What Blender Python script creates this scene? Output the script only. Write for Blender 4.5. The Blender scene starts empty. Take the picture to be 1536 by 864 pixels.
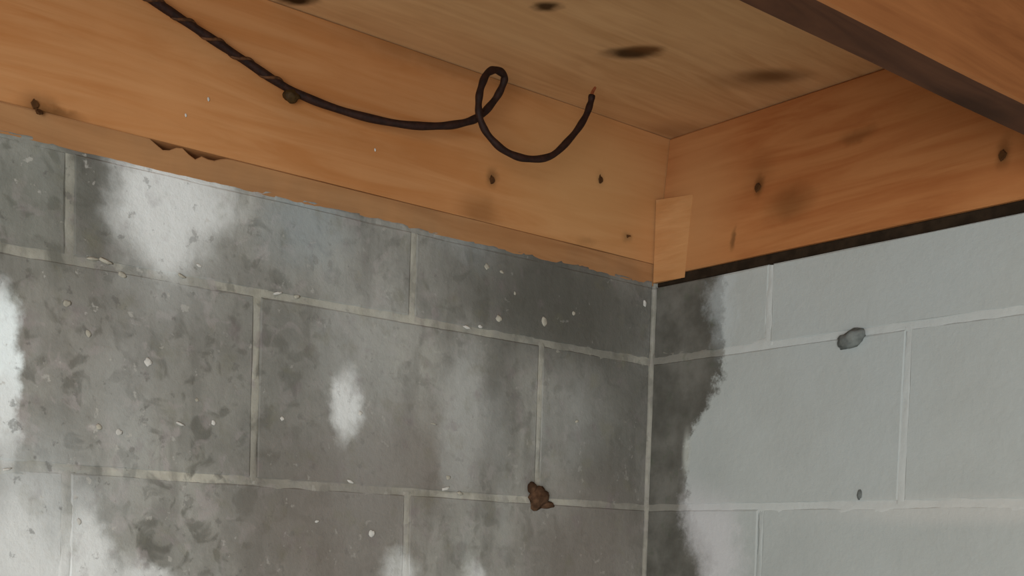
import bpy, bmesh, math, random
from mathutils import Vector, Matrix, noise

scene = bpy.context.scene
COL = scene.collection
Z0 = 1.421            # height of the lower bed joint in view above the floor

# ------------------------------------------------------------------ camera
def camera():
    a, p, r = math.radians(135 + 5.41), math.radians(-3.09), math.radians(1.71)
    fwd = Vector((math.cos(a)*math.cos(p), math.sin(a)*math.cos(p), math.sin(p)))
    right = fwd.cross(Vector((0, 0, 1))).normalized()
    up = right.cross(fwd)
    r2 = right*math.cos(r) + up*math.sin(r)
    u2 = -right*math.sin(r) + up*math.cos(r)
    cd = bpy.data.cameras.new('camera')
    co = bpy.data.objects.new('camera', cd)
    COL.objects.link(co)
    m = Matrix((r2, u2, -fwd)).transposed().to_4x4()
    m.translation = Vector((1.21717, -1.24521, Z0 - 0.07224))
    co.matrix_world = m
    cd.sensor_fit = 'HORIZONTAL'
    cd.sensor_width = 36.0
    cd.lens = 36.0*1842.08/1536.0
    cd.shift_y = (932.67 - 432.0)/1536.0
    cd.clip_start = 0.02
    scene.camera = co
camera()

# ------------------------------------------------------------------ light
world = bpy.data.worlds.new('daylight'); scene.world = world
world.use_nodes = True
wb = world.node_tree.nodes['Background']
wb.inputs[0].default_value = (0.90, 0.97, 1.0, 1)
wb.inputs[1].default_value = 0.62

def area(name, loc, target, sx, sy, power, col):
    ld = bpy.data.lights.new(name, 'AREA'); ld.shape = 'RECTANGLE'
    ld.size = sx; ld.size_y = sy; ld.energy = power; ld.color = col
    o = bpy.data.objects.new(name, ld); COL.objects.link(o)
    o.location = loc
    o.rotation_euler = (Vector(target) - Vector(loc)).to_track_quat('-Z', 'Y').to_euler()
    return o
# added area lamp for soft daylight from behind; no opening is modelled
area('added_rear_daylight', (3.0, -3.3, 0.85), (0.2, -0.3, 1.6), 1.4, 1.6, 86, (0.97, 0.985, 1.0))

vs = scene.view_settings
vs.view_transform = 'Standard'; vs.look = 'None'
vs.exposure = 0.0; vs.gamma = 1.0; vs.use_curve_mapping = False

# ------------------------------------------------------------------ helpers
def link(name, mesh, mat=None, parent=None):
    o = bpy.data.objects.new(name, mesh); COL.objects.link(o)
    if mat is not None and not mesh.materials:
        for m in (mat if isinstance(mat, (list, tuple)) else [mat]):
            mesh.materials.append(m)
    if parent is not None:
        o.parent = parent
    return o
def tag(o, label=None, cat=None, group=None, kind=None):
    for k, v in (('label', label), ('category', cat), ('group', group), ('kind', kind)):
        if v: o[k] = v
    return o
def empty(name, loc=(0, 0, 0)):
    o = bpy.data.objects.new(name, None); COL.objects.link(o); o.location = loc
    o.empty_display_size = 0.05
    return o
def to_mesh(bm, name, smooth=False):
    bmesh.ops.recalc_face_normals(bm, faces=bm.faces[:])
    me = bpy.data.meshes.new(name); bm.to_mesh(me); bm.free()
    if smooth:
        for p in me.polygons: p.use_smooth = True
    return me
def nz(x, y, z=0.0, s=1.0):
    return noise.noise(Vector((x*s, y*s, z*s)))

# ---- shader helpers
class NT:
    def __init__(self, name, rough=0.85, spec=0.25):
        self.m = bpy.data.materials.new(name); self.m.use_nodes = True
        self.t = self.m.node_tree
        self.b = self.t.nodes['Principled BSDF']
        self.b.inputs['Roughness'].default_value = rough
        self.b.inputs['Specular IOR Level'].default_value = spec
    def n(self, ty): return self.t.nodes.new(ty)
    def put(self, sock, v):
        if isinstance(v, bpy.types.NodeSocket): self.t.links.new(v, sock)
        else: sock.default_value = v
    def math(self, op, a, b=0.0, c=None, clamp=False):
        k = self.n('ShaderNodeMath'); k.operation = op; k.use_clamp = clamp
        self.put(k.inputs[0], a); self.put(k.inputs[1], b)
        if c is not None: self.put(k.inputs[2], c)
        return k.outputs[0]
    def pos(self):
        g = self.n('ShaderNodeNewGeometry'); return g.outputs['Position']
    def sep(self, v):
        s = self.n('ShaderNodeSeparateXYZ'); self.put(s.inputs[0], v); return s.outputs
    def comb(self, x, y, z):
        s = self.n('ShaderNodeCombineXYZ')
        for i, v in enumerate((x, y, z)): self.put(s.inputs[i], v)
        return s.outputs[0]
    def scale(self, v, xyz):
        s = self.n('ShaderNodeVectorMath'); s.operation = 'MULTIPLY'
        self.put(s.inputs[0], v); s.inputs[1].default_value = xyz; return s.outputs[0]
    def noise(self, v, scale, detail=4, rough=0.55, dist=0.0):
        k = self.n('ShaderNodeTexNoise'); self.put(k.inputs['Vector'], v)
        k.inputs['Scale'].default_value = scale; k.inputs['Detail'].default_value = detail
        k.inputs['Roughness'].default_value = rough; k.inputs['Distortion'].default_value = dist
        return k.outputs['Fac']
    def ramp(self, f, lo, hi, a=0.0, b=1.0):
        k = self.n('ShaderNodeMapRange'); k.interpolation_type = 'SMOOTHSTEP'
        self.put(k.inputs[0], f); k.inputs[1].default_value = lo; k.inputs[2].default_value = hi
        k.inputs[3].default_value = a; k.inputs[4].default_value = b
        return k.outputs[0]
    def mix(self, f, a, b, mode='MIX'):
        k = self.n('ShaderNodeMix'); k.data_type = 'RGBA'; k.blend_type = mode
        self.put(k.inputs[0], f)
        self.put(k.inputs[6], a if isinstance(a, bpy.types.NodeSocket) else (*a, 1))
        self.put(k.inputs[7], b if isinstance(b, bpy.types.NodeSocket) else (*b, 1))
        return k.outputs[2]
    def blob(self, u, v, cu, cv, ru, rv, soft=0.5, amount=1.0, tilt=0.0):
        du = self.math('SUBTRACT', u, cu); dv = self.math('SUBTRACT', v, cv)
        if tilt:
            ca, sa = math.cos(tilt), math.sin(tilt)
            du, dv = (self.math('ADD', self.math('MULTIPLY', du, ca), self.math('MULTIPLY', dv, sa)),
                      self.math('SUBTRACT', self.math('MULTIPLY', dv, ca), self.math('MULTIPLY', du, sa)))
        a = self.math('DIVIDE', du, ru); b = self.math('DIVIDE', dv, rv)
        d = self.math('SQRT', self.math('ADD', self.math('MULTIPLY', a, a), self.math('MULTIPLY', b, b)))
        return self.ramp(d, 1.0 - soft, 1.0 + soft, amount, 0.0)
    def done(self, col, bump=None, dist=0.002, strength=0.6):
        self.put(self.b.inputs['Base Color'], col)
        if bump is not None:
            k = self.n('ShaderNodeBump'); k.inputs['Strength'].default_value = strength
            k.inputs['Distance'].default_value = dist
            self.put(k.inputs['Height'], bump)
            self.t.links.new(k.outputs[0], self.b.inputs['Normal'])
        return self.m

def s2l(r, g, b):
    f = lambda c: c/12.92 if c <= 0.04045 else ((c + 0.055)/1.055)**2.4
    return tuple(f(c/255.0) for c in (r, g, b))

# ------------------------------------------------------------------ masonry materials
# stains and paint remnants of the left wall: (centre along y, z), (half sizes), softness, amount, colour
WHITE = s2l(226, 230, 228); PALE = s2l(178, 180, 176); BLU = s2l(150, 160, 162)
DARK = s2l(92, 91, 84); BROWN = s2l(120, 113, 105); GREEN = s2l(112, 116, 106)
LEFT_STAINS = [
    ((-0.8408, 1.6814), .09, .09, .8, .45, GREEN),
    ((-0.7825, 1.687), .035, .10, .7, .7, DARK),
    ((-0.1737, 1.6829), .17, .09, .7, .9, s2l(84, 83, 76)),
    ((-0.057, 1.5293), .10, .16, .7, .65, DARK),
    ((-0.4279, 1.4571), .12, .06, .7, .7, BROWN),
    ((-0.5077, 1.3679), .12, .10, .7, .75, BROWN),
    ((-0.1115, 1.3546), .12, .10, .8, .75, BROWN),
    ((-0.5878, 1.5255), .10, .10, .8, .40, DARK),
    ((-0.2691, 1.5438), .03, .08, .6, .5, DARK),
    ((-0.8397, 1.5616), .14, .07, .8, .25, BROWN),
    ((-0.5506, 1.7125), .05, .05, .7, .6, BLU),
    ((-0.3293, 1.7554), .05, .04, .7, .35, BLU),
    ((-0.4669, 1.5235), .06, .14, .8, .30, PALE),
    ((-0.326, 1.5135), .035, .09, .45, .65, PALE),
    ((-0.2786, 1.5096), .02, .05, .7, .35, PALE),
    ((-0.1439, 1.5391), .05, .05, .9, .3, PALE),
    ((-0.7527, 1.4807), .03, .10, .7, .35, PALE),
    ((-0.7132, 1.681), .055, .085, .6, .8, PALE),
    ((-0.7206, 1.6996), .048, .060, .5, 1.0, WHITE),
    ((-0.6697, 1.7134), .040, .030, .6, .7, WHITE),
    ((-0.7092, 1.6616), .020, .040, .6, .7, WHITE),
    ((-0.8765, 1.5064), .018, .075, .35, 1.0, s2l(245, 255, 255)),
    ((-0.87, 1.4568), .012, .05, .5, .7, WHITE),
    ((-0.8475, 1.3627), .065, .075, .6, .95, s2l(190,194,192)),
    ((-0.8567, 1.3367), .035, .05, .6, .8, WHITE),
    ((-0.7952, 1.3348), .022, .045, .5, .9, WHITE),
    ((-0.7983, 1.3115), .06, .03, .5, .7, WHITE),
    ((-0.7256, 1.3137), .03, .015, .5, .8, WHITE),
    ((-0.4955, 1.513), .016, .036, .6, .95, WHITE),
    ((-0.4144, 1.3251), .025, .018, .6, .6, WHITE),
    ((-0.3037, 1.3233), .016, .016, .6, .6, WHITE),
    ((-0.4868, 1.5896), .03, .03, .9, .3, PALE),
]
def left_masonry(name, base, mortar):
    k = NT(name, 0.92, 0.15)
    p = k.pos(); x, y, z = k.sep(p)
    w1 = k.math('MULTIPLY', k.math('SUBTRACT', k.noise(p, 22, 5, .6), .5), .055)
    p2 = k.n('ShaderNodeVectorMath'); p2.operation = 'ADD'; k.put(p2.inputs[0], p)
    p2.inputs[1].default_value = (3.1, 7.7, 1.9)
    w2 = k.math('MULTIPLY', k.math('SUBTRACT', k.noise(p2.outputs[0], 22, 5, .6), .5), .055)
    u = k.math('ADD', y, w1); v = k.math('ADD', z, w2)
    c = k.mix(k.ramp(k.noise(p, 9, 6, .65), .35, .68), tuple(t*.78 for t in base), tuple(min(1, t*1.2) for t in base))
    amt = .62 if mortar else 1.0
    if mortar:
        c = k.mix(k.ramp(k.noise(p, 13, 4, .6), .46, .68, 0, .5), c, s2l(124, 123, 116))
    dm = k.ramp(y, -0.45, -0.75, .5, 1.0)
    mot = k.noise(p, 38, 3, .5, .6)
    c = k.mix(k.math('MULTIPLY', k.ramp(mot, .52, .64), k.math('MULTIPLY', dm, .62)), c, s2l(94, 94, 86))
    mot2 = k.noise(p2.outputs[0], 42, 3, .5, .6)
    c = k.mix(k.math('MULTIPLY', k.ramp(mot2, .54, .66), k.math('MULTIPLY', dm, .62)), c, s2l(172, 166, 163))
    streak = k.noise(k.scale(p, (1, 1, .22)), 26, 4, .55)
    c = k.mix(k.ramp(streak, .50, .68, 0, .28), c, s2l(160, 164, 160))
    c = k.mix(k.ramp(streak, .48, .34, 0, .28), c, s2l(88, 87, 80))
    for (cu, cv), ru, rv, soft, a, colr in LEFT_STAINS:
        c = k.mix(k.blob(u, v, cu, cv, ru, rv, soft, a*amt if colr not in (WHITE,) else a), c, colr)
    # greenish and warm tints, then fine dark pits and pale flecks, denser towards the left
    c = k.mix(k.ramp(k.noise(p, 30, 3), .55, .75, 0, .3), c, s2l(120, 118, 96))
    c = k.mix(k.ramp(k.noise(p2.outputs[0], 34, 3), .58, .75, 0, .3), c, s2l(128, 116, 118))
    dens = k.ramp(y, -0.35, -0.95, .35, 1.0)
    pit = k.ramp(k.noise(p, 62, 4, .6), .60, .68)
    c = k.mix(k.math('MULTIPLY', pit, k.math('MULTIPLY', dens, .5)), c, s2l(88, 86, 82))
    fl = k.ramp(k.noise(p2.outputs[0], 75, 3, .55), .66, .72)
    c = k.mix(k.math('MULTIPLY', fl, k.math('MULTIPLY', dens, .55)), c, s2l(192, 190, 182))
    h = k.math('ADD', k.noise(p, 140, 5, .65), k.math('MULTIPLY', k.noise(p, 45, 4), 1.2))
    return k.done(c, h, .002, .45)
def right_masonry(name, base, mortar):
    k = NT(name, 0.8, 0.25)
    p = k.pos(); x, y, z = k.sep(p)
    raw = k.mix(k.ramp(k.noise(p, 14, 6, .6), .35, .68), s2l(86, 85, 78), s2l(116, 115, 108))
    if mortar: raw = k.mix(.55, raw, s2l(150, 148, 138))
    raw = k.mix(k.ramp(k.noise(p, 40, 3), .58, .7, 0, .35), raw, s2l(84, 92, 76))
    paint = k.mix(k.ramp(k.noise(p, 7, 5, .6), .3, .7), base, tuple(t*1.1 for t in base))
    paint = k.mix(k.ramp(k.noise(p, 3.5, 3), .45, .7, 0, .35), paint, s2l(166, 176, 178))
    # the painter's ragged edge near the corner: wanders with height
    w = k.math('MULTIPLY', k.math('SUBTRACT', k.noise(p, 30, 6, .7), .5), .075)
    sway = k.math('MULTIPLY', k.math('SUBTRACT', k.noise(k.scale(p, (0, 0, 1)), 7, 3), .5), .06)
    e = k.math('ADD', k.math('ADD', x, w), sway)
    step = k.blob(e, z, .085, (0.1208, 1.4743)[1], .055, .075, .8, .055)
    e = k.math('ADD', e, step)
    c = k.mix(k.ramp(e, .120, .132), raw, paint)
    # lighter lime bloom along the painted edge and low down
    c = k.mix(k.blob(e, z, .125, (0.127, 1.6919)[1], .02, .06, .7, .5), c, s2l(190, 200, 202))
    c = k.mix(k.blob(e, z, .135, (0.1548, 1.3688)[1], .035, .07, .6, .85), c, s2l(202, 203, 204))
    c = k.mix(k.blob(x, z, .072, (0.0844, 1.4935)[1], .006, .024, .8, .8), c, s2l(188, 192, 184))
    c = k.mix(k.blob(x, z, .50, (0.4891, 1.4135)[1], .16, .014, .8, .6), c, s2l(196, 197, 192))
    h = k.math('ADD', k.math('MULTIPLY', k.noise(p, 130, 4, .6), .6), k.noise(p, 35, 4))
    return k.done(c, h, .002, .5)

M_LB = left_masonry('grimy_concrete_block', s2l(152, 152, 145), False)
M_LM = left_masonry('old_mortar', s2l(180, 178, 165), True)
PAINT = s2l(172, 178, 175)
M_RB = right_masonry('painted_concrete_block', PAINT, False)
M_RM = right_masonry('painted_mortar', s2l(186, 191, 188), True)

def plain(name, col, rough=.8, spec=.3, vary=.25, scale=60, metal=0.0):
    k = NT(name, rough, spec)
    p = k.pos()
    c = k.mix(k.ramp(k.noise(p, scale, 4), .35, .65), tuple(t*(1 - vary) for t in col), tuple(min(1, t*(1 + vary)) for t in col))
    k.b.inputs['Metallic'].default_value = metal
    return k.done(c, k.noise(p, scale*3, 3), .001, .5)

# ------------------------------------------------------------------ wood materials
def wood(name, grain, uv, light, dark, knots=(), rough=.75, spec=.12, dirt=0.0, tilt=0.0):
    """grain: axis (0..2) along the boards; uv: the two axes of the face the knots and painted shade are given in"""
    k = NT(name, rough, spec)
    p = k.pos(); xyz = k.sep(p)
    st = [9.0, 9.0, 9.0]; st[grain] = 0.9
    g = k.noise(k.scale(p, tuple(st)), 4.0, 6, .6, 1.2)
    st2 = [60.0, 60.0, 60.0]; st2[grain] = 2.0
    fine = k.noise(k.scale(p, tuple(st2)), 3.0, 3, .6)
    c = k.mix(k.ramp(g, .30, .72), light, dark)
    c = k.mix(k.ramp(fine, .45, .75, 0, .16), c, tuple(t*.72 for t in dark))
    c = k.mix(k.ramp(k.noise(p, 5.0, 3), .42, .70, 0, .35), c, tuple(t*1.18 for t in light))
    w = k.math('MULTIPLY', k.math('SUBTRACT', k.noise(p, 45, 4), .5), .016)
    u = k.math('ADD', xyz[uv[0]], w); v = k.math('ADD', xyz[uv[1]], w)
    for (cu, cv), ru, rv, soft, a, colr in knots:
        c = k.mix(k.blob(u, v, cu, cv, ru, rv, soft, a, tilt), c, colr)
    if dirt:
        c = k.mix(k.ramp(k.noise(p, 14, 5), .35, .7, dirt*.5, dirt), c, s2l(112, 96, 76))
    return k.done(c, k.math('ADD', fine, k.math('MULTIPLY', g, .6)), .0010, .18)

KN_SHADE = s2l(92, 58, 26); KD = s2l(58, 38, 16); HONEY = s2l(176, 120, 70)
M_LRIM = wood('rim_timber_left', 1, (1, 2), s2l(192, 140, 92), s2l(178, 120, 70), [
    ((-0.3091, 1.7674), .028, .020, .8, .40, KN_SHADE), ((-0.292, 1.8146), .007, .010, .8, .7, KN_SHADE),
    ((-0.4326, 1.9293), .10, .014, .9, .25, KN_SHADE), ((-0.3152, 1.9357), .12, .012, .9, .30, KN_SHADE),  # long streaks under the subfloor: shade of the junction painted into the wood
    ((-0.1097, 1.852), .006, .009, .8, .7, KN_SHADE), ((-0.0567, 1.785), .008, .006, .8, .7, KN_SHADE),
    ((-0.1301, 1.7663), .012, .005, .8, .4, KN_SHADE), ((-0.1217, 1.8477), .13, .09, .9, .7, s2l(192, 150, 100)),
    ((-0.8403, 1.7604), .016, .012, .8, .55, KN_SHADE), ((-0.8257, 1.7602), .020, .005, .8, .6, KN_SHADE), ((-0.4792, 1.8049), .10, .10, .9, .2, s2l(150, 90, 42)),
])
M_SILL = wood('sill_timber', 1, (1, 2), s2l(184, 136, 90), s2l(164, 114, 70), [], dirt=.35)
M_RRIM = wood('rim_timber_right', 0, (0, 2), s2l(180, 122, 74), s2l(160, 98, 54), [
    ((0.1708, 1.8333), .007, .011, .8, .7, KN_SHADE), ((0.1689, 1.8489), .020, .022, .9, .25, KN_SHADE),
    ((0.2244, 1.799), .030, .020, .8, .5, KN_SHADE), ((0.3144, 1.8607), .022, .007, .7, .45, KN_SHADE),
    ((0.1366, 1.7698), .004, .012, .6, .6, KD), ((0.0558, 1.8215), .06, .10, .9, .7, s2l(190, 142, 94)),
    ((0.5077, 1.7956), .008, .014, .8, .6, KN_SHADE), ((0.4115, 1.8726), .05, .02, .9, .3, HONEY),
])
M_CORNER = wood('corner_timber', 0, (1, 2), s2l(190, 142, 94), s2l(176, 124, 76))
M_PLY = wood('subfloor_plywood', 1, (0, 1), s2l(206, 164, 118), s2l(188, 144, 98), [
    ((0.1914, -0.3744), .014, .010, .6, .95, KD), ((0.1666, -0.2242), .027, .015, .6, .95, KD), ((0.1868, -0.2195), .018, .010, .7, .8, KN_SHADE),
    ((0.2385, -0.0527), .034, .018, .8, .75, KN_SHADE), ((0.2112, -0.0631), .045, .025, .9, .35, KN_SHADE), ((0.0195, -0.5793), .020, .012, .5, 1, KD),
    ((0.0248, 0.001), .04, .03, .9, .35, KN_SHADE),
], rough=.85, tilt=math.pi/4)
M_JOIST = wood('joist_timber', 1, (1, 2), s2l(150, 100, 60), s2l(124, 78, 44))
M_JEDGE = wood('joist_dark_edge', 1, (0, 1), s2l(98, 64, 44), s2l(74, 47, 32), [((.61, -.22), .014, .05, .8, .6, s2l(44, 26, 12))])
M_GAPSHADE = plain('gap_shade_brown', s2l(46, 36, 26), .9, .1)  # near-black brown for the shade in the gap below the right rim
M_NAIL = plain('rusty_nail', s2l(76, 48, 22), .85, .2, metal=0)
M_CABLE = plain('black_cable_sheath', s2l(40, 21, 14), .65, .25, .3, 150)
M_CU = plain('bare_copper', s2l(196, 132, 100), .35, .5, .1, 80, metal=.9)
M_TAPE = plain('brown_tape', s2l(62, 44, 18), .7, .2, .3, 150)
M_STRAND = plain('worn_cable_braid', s2l(78, 48, 24), .7, .3, .4, 200)
M_MUD = plain('dried_rusty_mud', s2l(84, 62, 46), .95, .1, .4, 90)
M_GREY = plain('grey_mortar_lump', s2l(112, 117, 114), .9, .2, .2, 90)
M_FLAKE = plain('lime_flake', s2l(200, 199, 192), .9, .2, .1, 90)
M_GRIT = plain('dull_flake', s2l(168, 164, 150), .9, .2, .15, 90)
M_FLOOR = plain('dusty_concrete_floor', s2l(186, 180, 168), .9, .2, .15, 6)

# ------------------------------------------------------------------ room shell
LEN = 2.84              # walls run this far from the corner
CH = 0.203              # course height
TOPW = Z0 + 0.309       # top of the masonry
CORN_TOP = TOPW + .028
random.seed(7)

def rough_box(bm, x0, x1, y0, y1, z0, z1):
    v = [bm.verts.new((x, y, z)) for z in (z0, z1) for y in (y0, y1) for x in (x0, x1)]
    for f in ((0, 1, 3, 2), (4, 5, 7, 6), (0, 1, 5, 4), (1, 3, 7, 5), (3, 2, 6, 7), (2, 0, 4, 6)):
        bm.faces.new([v[i] for i in f])

def block_mesh(name, w, h, seed, depth=.15):
    """one concrete block, local x along the wall, face at y=0 towards -y, chipped arrises"""
    bm = bmesh.new()
    nu, nv = max(4, int(w/.05)), max(3, int(h/.05))
    per = [(w*i/nu, 0) for i in range(nu)] + [(w, h*i/nv) for i in range(nv)] \
        + [(w - w*i/nu, h) for i in range(nu)] + [(0, h - h*i/nv) for i in range(nv)]
    def ring(ins, y, j):
        out = []
        for i, (a, b) in enumerate(per):
            d = ins + j*nz(i*1.37 + seed*11.3, ins*900, seed)
            a2 = min(max(a, d), w - d); b2 = min(max(b, d), h - d)
            out.append(bm.verts.new((a2, y + (0.0006*nz(a*20, b*20, seed) if j else 0), b2)))
        return out
    r0 = ring(.0026, 0.0, .0018)
    r1 = ring(.0011, .0011, .0010)
    r2 = ring(.0, .010, .0)
    r3 = ring(.0, depth, .0)
    n = len(per)
    bm.faces.new(r0)
    for p, q in ((r0, r1), (r1, r2), (r2, r3)):
        for i in range(n):
            bm.faces.new((p[i], p[(i+1) % n], q[(i+1) % n], q[i]))
    bm.faces.new(list(reversed(r3)))
    return to_mesh(bm, name)

def mortar_mesh(name, length, half, seed, vertical=False, proud=.0014, step=.008):
    """a strip of struck mortar, slightly smeared over the arrises; local x along, z across, y depth"""
    bm = bmesh.new()
    n = max(2, int(length/step))
    prof = [(-1.9, .0075), (-1.25, .0003), (-.6, -.0002), (0, -.0004), (.6, -.0002), (1.25, .0003), (1.9, .0075)]
    rows = []
    for i in range(n + 1):
        t = length*i/n
        wd = half*(1 + .50*nz(t*11, seed*3.1) + .35*nz(t*34, seed*4.3) + .28*nz(t*85, seed*5.7))
        sh = half*.38*nz(t*14, seed*9.3)
        row = []
        for k, (c, d) in enumerate(prof):
            a = c*wd + sh + .0012*nz(t*120, k*3.3, seed)
            y = d + proud*.5 - proud*nz(t*40, k*1.7, seed*2.0) - .0006*nz(t*140, k*5.1, seed)
            row.append(bm.verts.new((t, y, a) if not vertical else (a, y, t)))
        rows.append(row)
    for i in range(n):
        for k in range(len(prof) - 1):
            bm.faces.new((rows[i][k], rows[i+1][k], rows[i+1][k+1], rows[i][k+1]))
    me = to_mesh(bm, name, True)
    return me

FULL, HALF = .406, .203
GAP = .0060
block_cache = {}
def get_block(w, h, seed, mat):
    key = (round(w, 3), round(h, 3), seed, mat.name)
    if key not in block_cache:
        me = block_mesh('block', w - GAP, h - GAP, seed); me.materials.append(mat)
        block_cache[key] = me
    return block_cache[key]

def build_wall(root, left):
    """courses from the floor to the timber; running bond with the corner as origin"""
    rot = math.pi/2 if left else 0.0
    bmat, mmat = (M_LB, M_LM) if left else (M_RB, M_RM)
    def place(o, u, z, depth=0.0):
        if left: o.location = (-depth, u, z); o.rotation_euler = (0, 0, rot)
        else: o.location = (u, depth, z)
    # backing of the cores behind the faces
    bm = bmesh.new(); rough_box(bm, 0, LEN, .012, .16, 0, TOPW - .006)
    core = link('mortar_core', to_mesh(bm, 'mortar_core'), mmat, root)
    place(core, -LEN if left else 0.0, 0.0, 0.0)
    courses = [(Z0 + CH, TOPW, 0), (Z0, Z0 + CH, 1)] + [(Z0 - CH*(i + 1), Z0 - CH*i, i % 2) for i in range(7)]
    for ci, (za, zb, par) in enumerate(courses):
        long_first = (par == 0) == left           # left: full block first in the top course
        u = FULL if long_first else HALF
        cuts = [0.0]
        while u < LEN - .01:
            cuts.append(u); u += FULL
        cuts.append(LEN)
        for bi in range(len(cuts) - 1):
            a, b = cuts[bi], cuts[bi+1]
            sd = (ci*5 + bi*3 + (2 if left else 0)) % 4
            o = link('block', get_block(b - a, zb - za, sd, bmat), None, root)
            place(o, (-b if left else a) + GAP/2, za + GAP/2, random.uniform(-.0006, .0008))
        near = ci < 3
        if near or True:
            for bi in range(1, len(cuts) - 1):
                me = mortar_mesh('head_joint', zb - za - (.005 if ci == 0 else 0), .0053, ci*13.1 + bi*2.3 + (50 if left else 0), True, step=.008 if near else .04)
                o = link('head_joint', me, M_RB if (not left and ci == 2) else mmat, root)
                place(o, -cuts[bi] if left else cuts[bi], za, .0004)
        if ci < 8:
            me = mortar_mesh('bed_joint', LEN, (.0102 if ci == 0 else .0068) if left else (.0080, .0098, .007)[min(ci, 2)], ci*7.7 + (31 if left else 3), False, step=.008 if near else .04)
            o = link('bed_joint', me, mmat, root)
            place(o, -LEN if left else 0.0, za, .0003)
    return root

wall_left = tag(empty('wall_left'), 'grimy grey concrete block wall with whitish stains', kind='structure')
build_wall(wall_left, True)
wall_right = tag(empty('wall_right'), 'pale grey painted concrete block wall right of the corner', kind='structure')
build_wall(wall_right, False)
# ragged bedding that closes the joint between the top course and the sill
me = mortar_mesh('top_bedding', LEN - .004, .0040, 91.0); o = link('top_bedding', me, M_LB, wall_left)
o.location = (-.0006, -LEN, TOPW - .0022); o.rotation_euler = (0, 0, math.pi/2)
# thin pale bead of mortar in the corner
bm = bmesh.new()
N = 90; rows = []
for i in range(N + 1):
    z = i/N*(TOPW - .006)
    wd = .0028 + .0016*nz(z*22, 4.4) + .0010*nz(z*70, 8.8)
    if z > Z0 + CH: wd *= .45
    rows.append([bm.verts.new((-.004, -wd*1.3, z)), bm.verts.new((wd*.55, -wd*.9, z)), bm.verts.new((wd*.9, -wd*.5, z)), bm.verts.new((wd*1.5, .004, z))])
for i in range(N):
    for k in range(3): bm.faces.new((rows[i][k], rows[i+1][k], rows[i+1][k+1], rows[i][k+1]))
link('corner_joint', to_mesh(bm, 'corner_joint', True), M_LM, wall_left)

# masonry return behind the corner
bm = bmesh.new(); rough_box(bm, -.16, -.0005, .0005, .16, 0, CORN_TOP)
link('corner_return', to_mesh(bm, 'corner_return'), M_LM, wall_left)
# floor
bm = bmesh.new(); rough_box(bm, -.2, LEN + .6, -LEN - .6, .2, -.12, 0)
tag(link('floor', to_mesh(bm, 'floor'), M_FLOOR), 'dusty concrete floor below the block walls', kind='structure')
# ceiling: subfloor sheet
CEIL = Z0 + .514
bm = bmesh.new(); rough_box(bm, -.2, LEN, -LEN, .2, CEIL, CEIL + .02)
tag(link('ceiling', to_mesh(bm, 'ceiling'), M_PLY), 'plywood subfloor overhead with dark knots', kind='structure')

# ------------------------------------------------------------------ timber
def board(name, x0, x1, y0, y1, z0, z1, mat, along, bev=.0025, wob=.0, parent=None, edge_fn=None, seg=60):
    """sawn board with eased arrises; subdivided along its length so that edges can wander"""
    bm = bmesh.new()
    lo = (x0, y0, z0); hi = (x1, y1, z1)
    ax = 'xyz'.index(along); oth = [i for i in range(3) if i != ax]
    a0, a1 = lo[oth[0]], hi[oth[0]]; b0, b1 = lo[oth[1]], hi[oth[1]]
    e = bev
    sec = [(a0+e, b0), (a1-e, b0), (a1, b0+e), (a1, b1-e), (a1-e, b1), (a0+e, b1), (a0, b1-e), (a0, b0+e)]
    rings = []
    for i in range(seg + 1):
        t = lo[ax] + (hi[ax] - lo[ax])*i/seg
        r = []
        for j, (a, b) in enumerate(sec):
            v = [0, 0, 0]; v[ax] = t; v[oth[0]] = a; v[oth[1]] = b
            if wob:
                v[oth[0]] += wob*nz(t*6, j*2.1, a*10); v[oth[1]] += wob*nz(t*7, j*1.3 + 5, b*10)
            if edge_fn: v = edge_fn(v, t, j)
            r.append(bm.verts.new(v))
        rings.append(r)
    for i in range(seg):
        for j in range(8):
            bm.faces.new((rings[i][j], rings[i][(j+1) % 8], rings[i+1][(j+1) % 8], rings[i+1][j]))
    bm.faces.new(rings[0]); bm.faces.new(list(reversed(rings[-1])))
    return link(name, to_mesh(bm, name), mat, parent)

SEAM = Z0 + .338
def sill_edge(v, t, j):
    # the top edge is broken away for a short stretch: the dark cracks under the rim
    if v[2] > Z0 + .326:
        for c, w, d in (((-0.7158, 1.7594)[0], .016, .0120), ((-0.6853, 1.7584)[0], .013, .011), ((-0.6645, 1.7584)[0], .020, .009)):
            k = max(0.0, 1 - abs(t - c)/w)
            v[2] -= d*k*(.8 + .4*nz(t*90, 1.0))
    return v
rim_left = board('rim_joist', -.038, 0.0, -LEN, .058, SEAM, CEIL - .0005, M_LRIM, 'y', .0008, .0004)
tag(rim_left, 'long honey-coloured rim joist above the grimy left wall, behind the cable', 'beam', 'rim joists')
sill_left = board('sill_plate', -.14, -.0012, -LEN, -.0005, TOPW - .0010, SEAM - .0002, M_SILL, 'y', .0010, .0007, None, sill_edge, 400)
tag(sill_left, 'thin dusty sill plate along the top of the grimy left wall', 'sill')
def rim_lean(v, t, j):
    # the board leans back a little: its foot stands nearer the room than its head
    v[1] += -.010 + .018*(v[2] - (Z0 + .3265))/.187
    return v
rim_right = board('rim_joist', 0.001, LEN, .012, .058, Z0 + .3205, CEIL - .0005, M_RRIM, 'x', .002, .0008, None, rim_lean)
tag(rim_right, 'orange-brown rim joist above the pale painted wall, right of the corner', 'beam', 'rim joists')
gap_strip = board('gap_shade_strip', .0005, LEN, .0065, .14, TOPW - .0025, Z0 + .3202, M_GAPSHADE, 'x', .001, .0)  # dark strip set forward in place of the shade under the rim
tag(gap_strip, 'dark strip standing in for the shaded gap between painted block wall and right timber', 'gap_strip')
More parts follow.
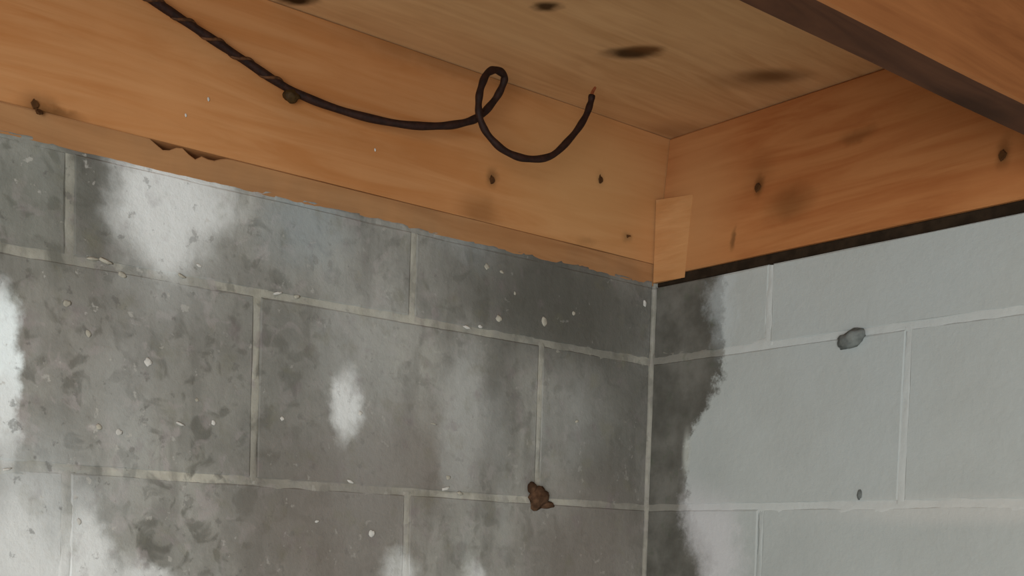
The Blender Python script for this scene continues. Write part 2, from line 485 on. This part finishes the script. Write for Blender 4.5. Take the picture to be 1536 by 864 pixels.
def block_taper(v, t, j):
    # the face of the corner block is planed down until it meets the rim joist
    if j in (1, 2):
        v[0] = .056; v[1] = .0016 + .018*(t - (Z0 + .3265))/.187 + (.0008 if j == 2 else 0)
    if j in (3, 4, 5, 6): v[1] = max(v[1], .0012 + .018*(t - (Z0 + .3265))/.187)
    return v
corner = board('corner_block', .0006, .050, -.0050, .0015, Z0 + .3110, Z0 + .424, M_CORNER, 'z', .0020, .0, None, block_taper, 12)
tag(corner, 'short pale timber block in the corner where the rim joists meet', 'wood block')

# joist crossing overhead
JX0, JX1 = .600, .643
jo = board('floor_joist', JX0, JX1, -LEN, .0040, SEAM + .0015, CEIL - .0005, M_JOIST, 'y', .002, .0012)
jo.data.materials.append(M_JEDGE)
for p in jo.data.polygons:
    if p.normal.z < -.9: p.material_index = 1  # downward faces take the darker wood colour
tag(jo, 'brown floor joist with dark underside crossing overhead at the right', 'beam')

# ------------------------------------------------------------------ nails
def nail_mesh():
    """short rusty stub: bent shank with a flattened lopsided head"""
    bm = bmesh.new()
    bmesh.ops.create_cone(bm, segments=9, cap_ends=True, radius1=.0040, radius2=.0032, depth=.0016,
                          matrix=Matrix.Translation((.0006, -.0030, -.0012)) @ Matrix.Rotation(math.pi/2 - .5, 4, 'X'))
    bmesh.ops.create_cone(bm, segments=8, cap_ends=True, radius1=.0021, radius2=.0017, depth=.012,
                          matrix=Matrix.Translation((0, .0025, .0012)) @ Matrix.Rotation(math.pi/2 + .45, 4, 'X'))
    for v in bm.verts:
        v.co.x *= 1 + .35*nz(v.co.z*400, v.co.y*300, 2.0)
        v.co.z *= 1 + .25*nz(v.co.x*500, v.co.y*300, 6.0)
    me = to_mesh(bm, 'nail'); me.materials.append(M_NAIL); return me
NAIL = nail_mesh()
for (y, z), s, tl in (((-0.293, 1.8135), .95, .5), ((-0.1098, 1.8529), .95, .6), ((-0.0555, 1.7862), .75, -.9), ((-0.8472, 1.7655), .9, .4), ((-0.8434, 1.7571), .9, -.4)):
    o = link('nail', NAIL, None, rim_left)
    o.location = (.0, y, z); o.rotation_euler = (tl, .0, math.pi/2); o.scale = (s, s, s*1.25)
for (x, z), s, tl in (((0.1698, 1.8327), 1.15, .2), ((0.5069, 1.7958), 1.1, .3)):
    o = link('nail', NAIL, None, rim_right)
    o.location = (x, .002 + .018*(z - Z0 - .3265)/.187, z); o.rotation_euler = (tl, 0, 0); o.scale = (s, s, s*1.35)

# ------------------------------------------------------------------ lumps and flakes
def lump_mesh(name, seed, rx, ry, rz, sub=3, rough=.35):
    bm = bmesh.new(); bmesh.ops.create_icosphere(bm, subdivisions=sub, radius=1.0)
    for v in bm.verts:
        d = 1 + rough*noise.noise(v.co*1.6 + Vector((seed*7.1, seed*3.3, 0))) + rough*.5*noise.noise(v.co*4.2 + Vector((seed, 0, 0)))
        v.co = Vector((v.co.x*rx*d, v.co.y*ry*d, v.co.z*rz*d))
    return to_mesh(bm, name, True)
mud = empty('mud_lump', (.0, *(-0.2033, 1.4234)))
tag(mud, 'reddish brown mud lump stuck on the lower joint of the left wall', 'mud lump')
b0 = link('clod', lump_mesh('clod', 3.0, .010, .017, .013), M_MUD, mud); b0.rotation_euler = (.75, 0, 0); b0.location = (.003, 0, .001)
b1 = link('crumb', lump_mesh('crumb', 5.0, .006, .006, .009), M_MUD, mud); b1.location = (.003, -.011, .013)
b2 = link('crumb', lump_mesh('crumb', 6.0, .005, .013, .005), M_MUD, mud); b2.location = (.002, .014, -.007)
x, z = (0.3318, 1.6179)
gl = link('mortar_lump', lump_mesh('mortar_lump', 8.0, .019, .010, .011), M_GREY); gl.location = (x, -.003, z); gl.rotation_euler = (0, -.25, 0)
tag(gl, 'grey mortar lump on the bed joint of the pale painted wall', 'mortar lump')
x, z = (0.3509, 1.4329)
g2 = link('mortar_crumb', lump_mesh('mortar_crumb', 9.0, .0028, .0025, .006), M_GREY); g2.location = (x, -.001, z)
tag(g2, 'tiny grey crumb on the lower joint of the painted wall', 'mortar crumb')

FL = [lump_mesh('flake', i*1.7, .0022, .010, .006, 2, .5) for i in range(5)]
FG = [m.copy() for m in FL]
for m in FL: m.materials.append(M_FLAKE)
for m in FG: m.materials.append(M_GRIT)
spots = [ # place on the left wall, size, aspect, pale or dull
    ((-0.4562, 1.3697), .75, 1.7, 1), ((-0.7898, 1.6286), 1.2, .45, 0), ((-0.7765, 1.6283), 1.3, .5, 0), ((-0.7593, 1.6181), .7, 1.3, 0),
    ((-0.3248, 1.6266), 1.1, .6, 1), ((-0.3042, 1.6303), .6, 1.0, 1), ((-0.487, 1.4284), .9, .6, 1), ((-0.3507, 1.4278), 1.1, .6, 1), ((-0.3471, 1.4419), .5, 1.8, 0),
    ((-0.731, 1.5348), .75, 1.7, 1), ((-0.7607, 1.4612), .6, 1.6, 1), ((-0.7812, 1.4648), .6, 1.4, 0), ((-0.6954, 1.4752), .9, .5, 1), ((-0.6579, 1.48), .4, 2.2, 1),
    ((-0.5764, 1.4918), .45, 1.5, 1), ((-0.5851, 1.627), 1.0, .5, 1), ((-0.6774, 1.6413), .6, .8, 1), ((-0.6963, 1.6272), .8, .6, 0), ((-0.5612, 1.6271), .6, 1.2, 0),
    ((-0.2964, 1.7049), .7, 1.6, 0), ((-0.2729, 1.7023), .6, .9, 0), ((-0.2001, 1.6517), .9, 2.0, 0), ((-0.275, 1.6443), .9, 1.4, 0), ((-0.0177, 1.7023), .5, 3.0, 1),
    ((-0.1375, 1.5292), .6, .9, 0), ((-0.8143, 1.5814), .7, 1.4, 0), ((-0.793, 1.5553), .5, 2.2, 0), ((-0.4756, 1.5073), .45, 1.8, 1), ((-0.3712, 1.5045), .7, .4, 0),
    ((-0.6772, 1.5019), .4, 1.4, 0), ((-0.5298, 1.3807), .5, .9, 1), ((-0.8003, 1.3697), .4, 2.4, 1), ((-0.8698, 1.4164), .8, .5, 1), ((-0.2503, 1.6795), .3, 2.4, 0), ((-0.3281, 1.4234), .8, .8, 0), ((-0.1496, 1.6693), .5, 1.6, 0),
]
for i, ((y, z), s, asp, pale) in enumerate(spots):
    o = link('flake', (FL if pale else FG)[i % 5], None, wall_left)
    s *= .55; o.location = (.0006, y, z); o.scale = (s*.9, s, s*asp); o.rotation_euler = (random.uniform(-.4, .4), 0, 0)
for (y, z), s in (((-0.6699, 1.813), .35), ((-0.464, 1.8084), .3), ((-0.6946, 1.7906), .3)):
    o = link('splinter', FL[1], None, rim_left); o.location = (.001, y, z); o.scale = (s*.6, s*.4, s*1.0)

# ------------------------------------------------------------------ dangling cable
PATH = [(0.016, -0.8264, 1.903), (0.016, -0.7846, 1.899), (0.014, -0.7379, 1.8887), (0.012, -0.6856, 1.874), (0.011, -0.6322, 1.8581), (0.012, -0.577, 1.8419), (0.022, -0.5158, 1.8327),
        (0.036, -0.4542, 1.8311), (0.046, -0.4059, 1.8381), (0.052, -0.3723, 1.8492), (0.056, -0.3543, 1.861), (0.06, -0.3383, 1.8808), (0.066, -0.3317, 1.8977), (0.07, -0.3333, 1.9076),
        (0.073, -0.3478, 1.909), (0.075, -0.3618, 1.9009), (0.075, -0.37, 1.8838), (0.074, -0.3724, 1.8662), (0.074, -0.3699, 1.8489), (0.075, -0.3584, 1.8326), (0.077, -0.3347, 1.8194),
        (0.08, -0.3035, 1.8166), (0.084, -0.2697, 1.8264), (0.088, -0.2423, 1.853), (0.091, -0.2243, 1.8787), (0.093, -0.2171, 1.8974), (0.094, -0.2152, 1.9087)]
TIP = [(0.094, -0.2162, 1.9053), (0.0945, -0.2148, 1.9126), (0.096, -0.212, 1.9185)]
def spline(pts, n=14):
    P = [Vector(p) for p in pts]; P = [P[0]*2 - P[1]] + P + [P[-1]*2 - P[-2]]
    out = []
    for i in range(1, len(P) - 2):
        p0, p1, p2, p3 = P[i-1:i+3]
        for k in range(n):
            t = k/n
            out.append(.5*((2*p1) + (p2-p0)*t + (2*p0-5*p1+4*p2-p3)*t*t + (3*p1-p0-3*p2+p3)*t**3))
    out.append(P[-2]); return out
def tube(name, pts, rad, seg=10):
    bm = bmesh.new(); rings = []
    nrm = None
    for i, p in enumerate(pts):
        t = (pts[min(i+1, len(pts)-1)] - pts[max(i-1, 0)]).normalized()
        if nrm is None: nrm = t.orthogonal().normalized()
        nrm = (nrm - t*nrm.dot(t)).normalized(); b = t.cross(nrm)
        r = rad(i/(len(pts)-1)) if callable(rad) else rad
        rings.append([bm.verts.new(p + (nrm*math.cos(a) + b*math.sin(a))*r) for a in [2*math.pi*k/seg for k in range(seg)]])
    for i in range(len(pts) - 1):
        for k in range(seg):
            bm.faces.new((rings[i][k], rings[i][(k+1) % seg], rings[i+1][(k+1) % seg], rings[i+1][k]))
    bm.faces.new(list(reversed(rings[0]))); bm.faces.new(rings[-1])
    return to_mesh(bm, name, True)
pts = spline(PATH)
cable = empty('cable', tuple(pts[0]))
tag(cable, 'dark dangling electrical cable with a small loop, in front of the left rim joist', 'cable')
off = -pts[0]
def cpart(name, me, mat):
    o = link(name, me, mat, cable); o.location = off; return o
cpart('sheath', tube('sheath', pts, lambda f: .0046*(1 + .08*math.sin(f*160)) * (1 - .12*f)), M_CABLE)
cpart('copper_tip', tube('copper_tip', spline(TIP, 6), lambda f: .0024*(1 - .35*f), 8), M_CU)
# worn braid wound round the upper stretch
seg = pts[20:72]; hel = []
for i, p in enumerate(spline(seg, 3)):
    a = i*.24
    hel.append(p + Vector((.0036*math.cos(a) + .0010, .0020*math.sin(a), .0036*math.sin(a))))
cpart('worn_braid', tube('worn_braid', hel, .0017, 6), M_STRAND)
# wrapped lump of tape where it is fastened to the joist
px = Vector((0.013, -0.5799, 1.836))
lm = lump_mesh('tape_knot', 12.0, .007, .0095, .0062, 3, .4)
o = link('tape_knot', lm, M_TAPE, cable); o.location = px + off
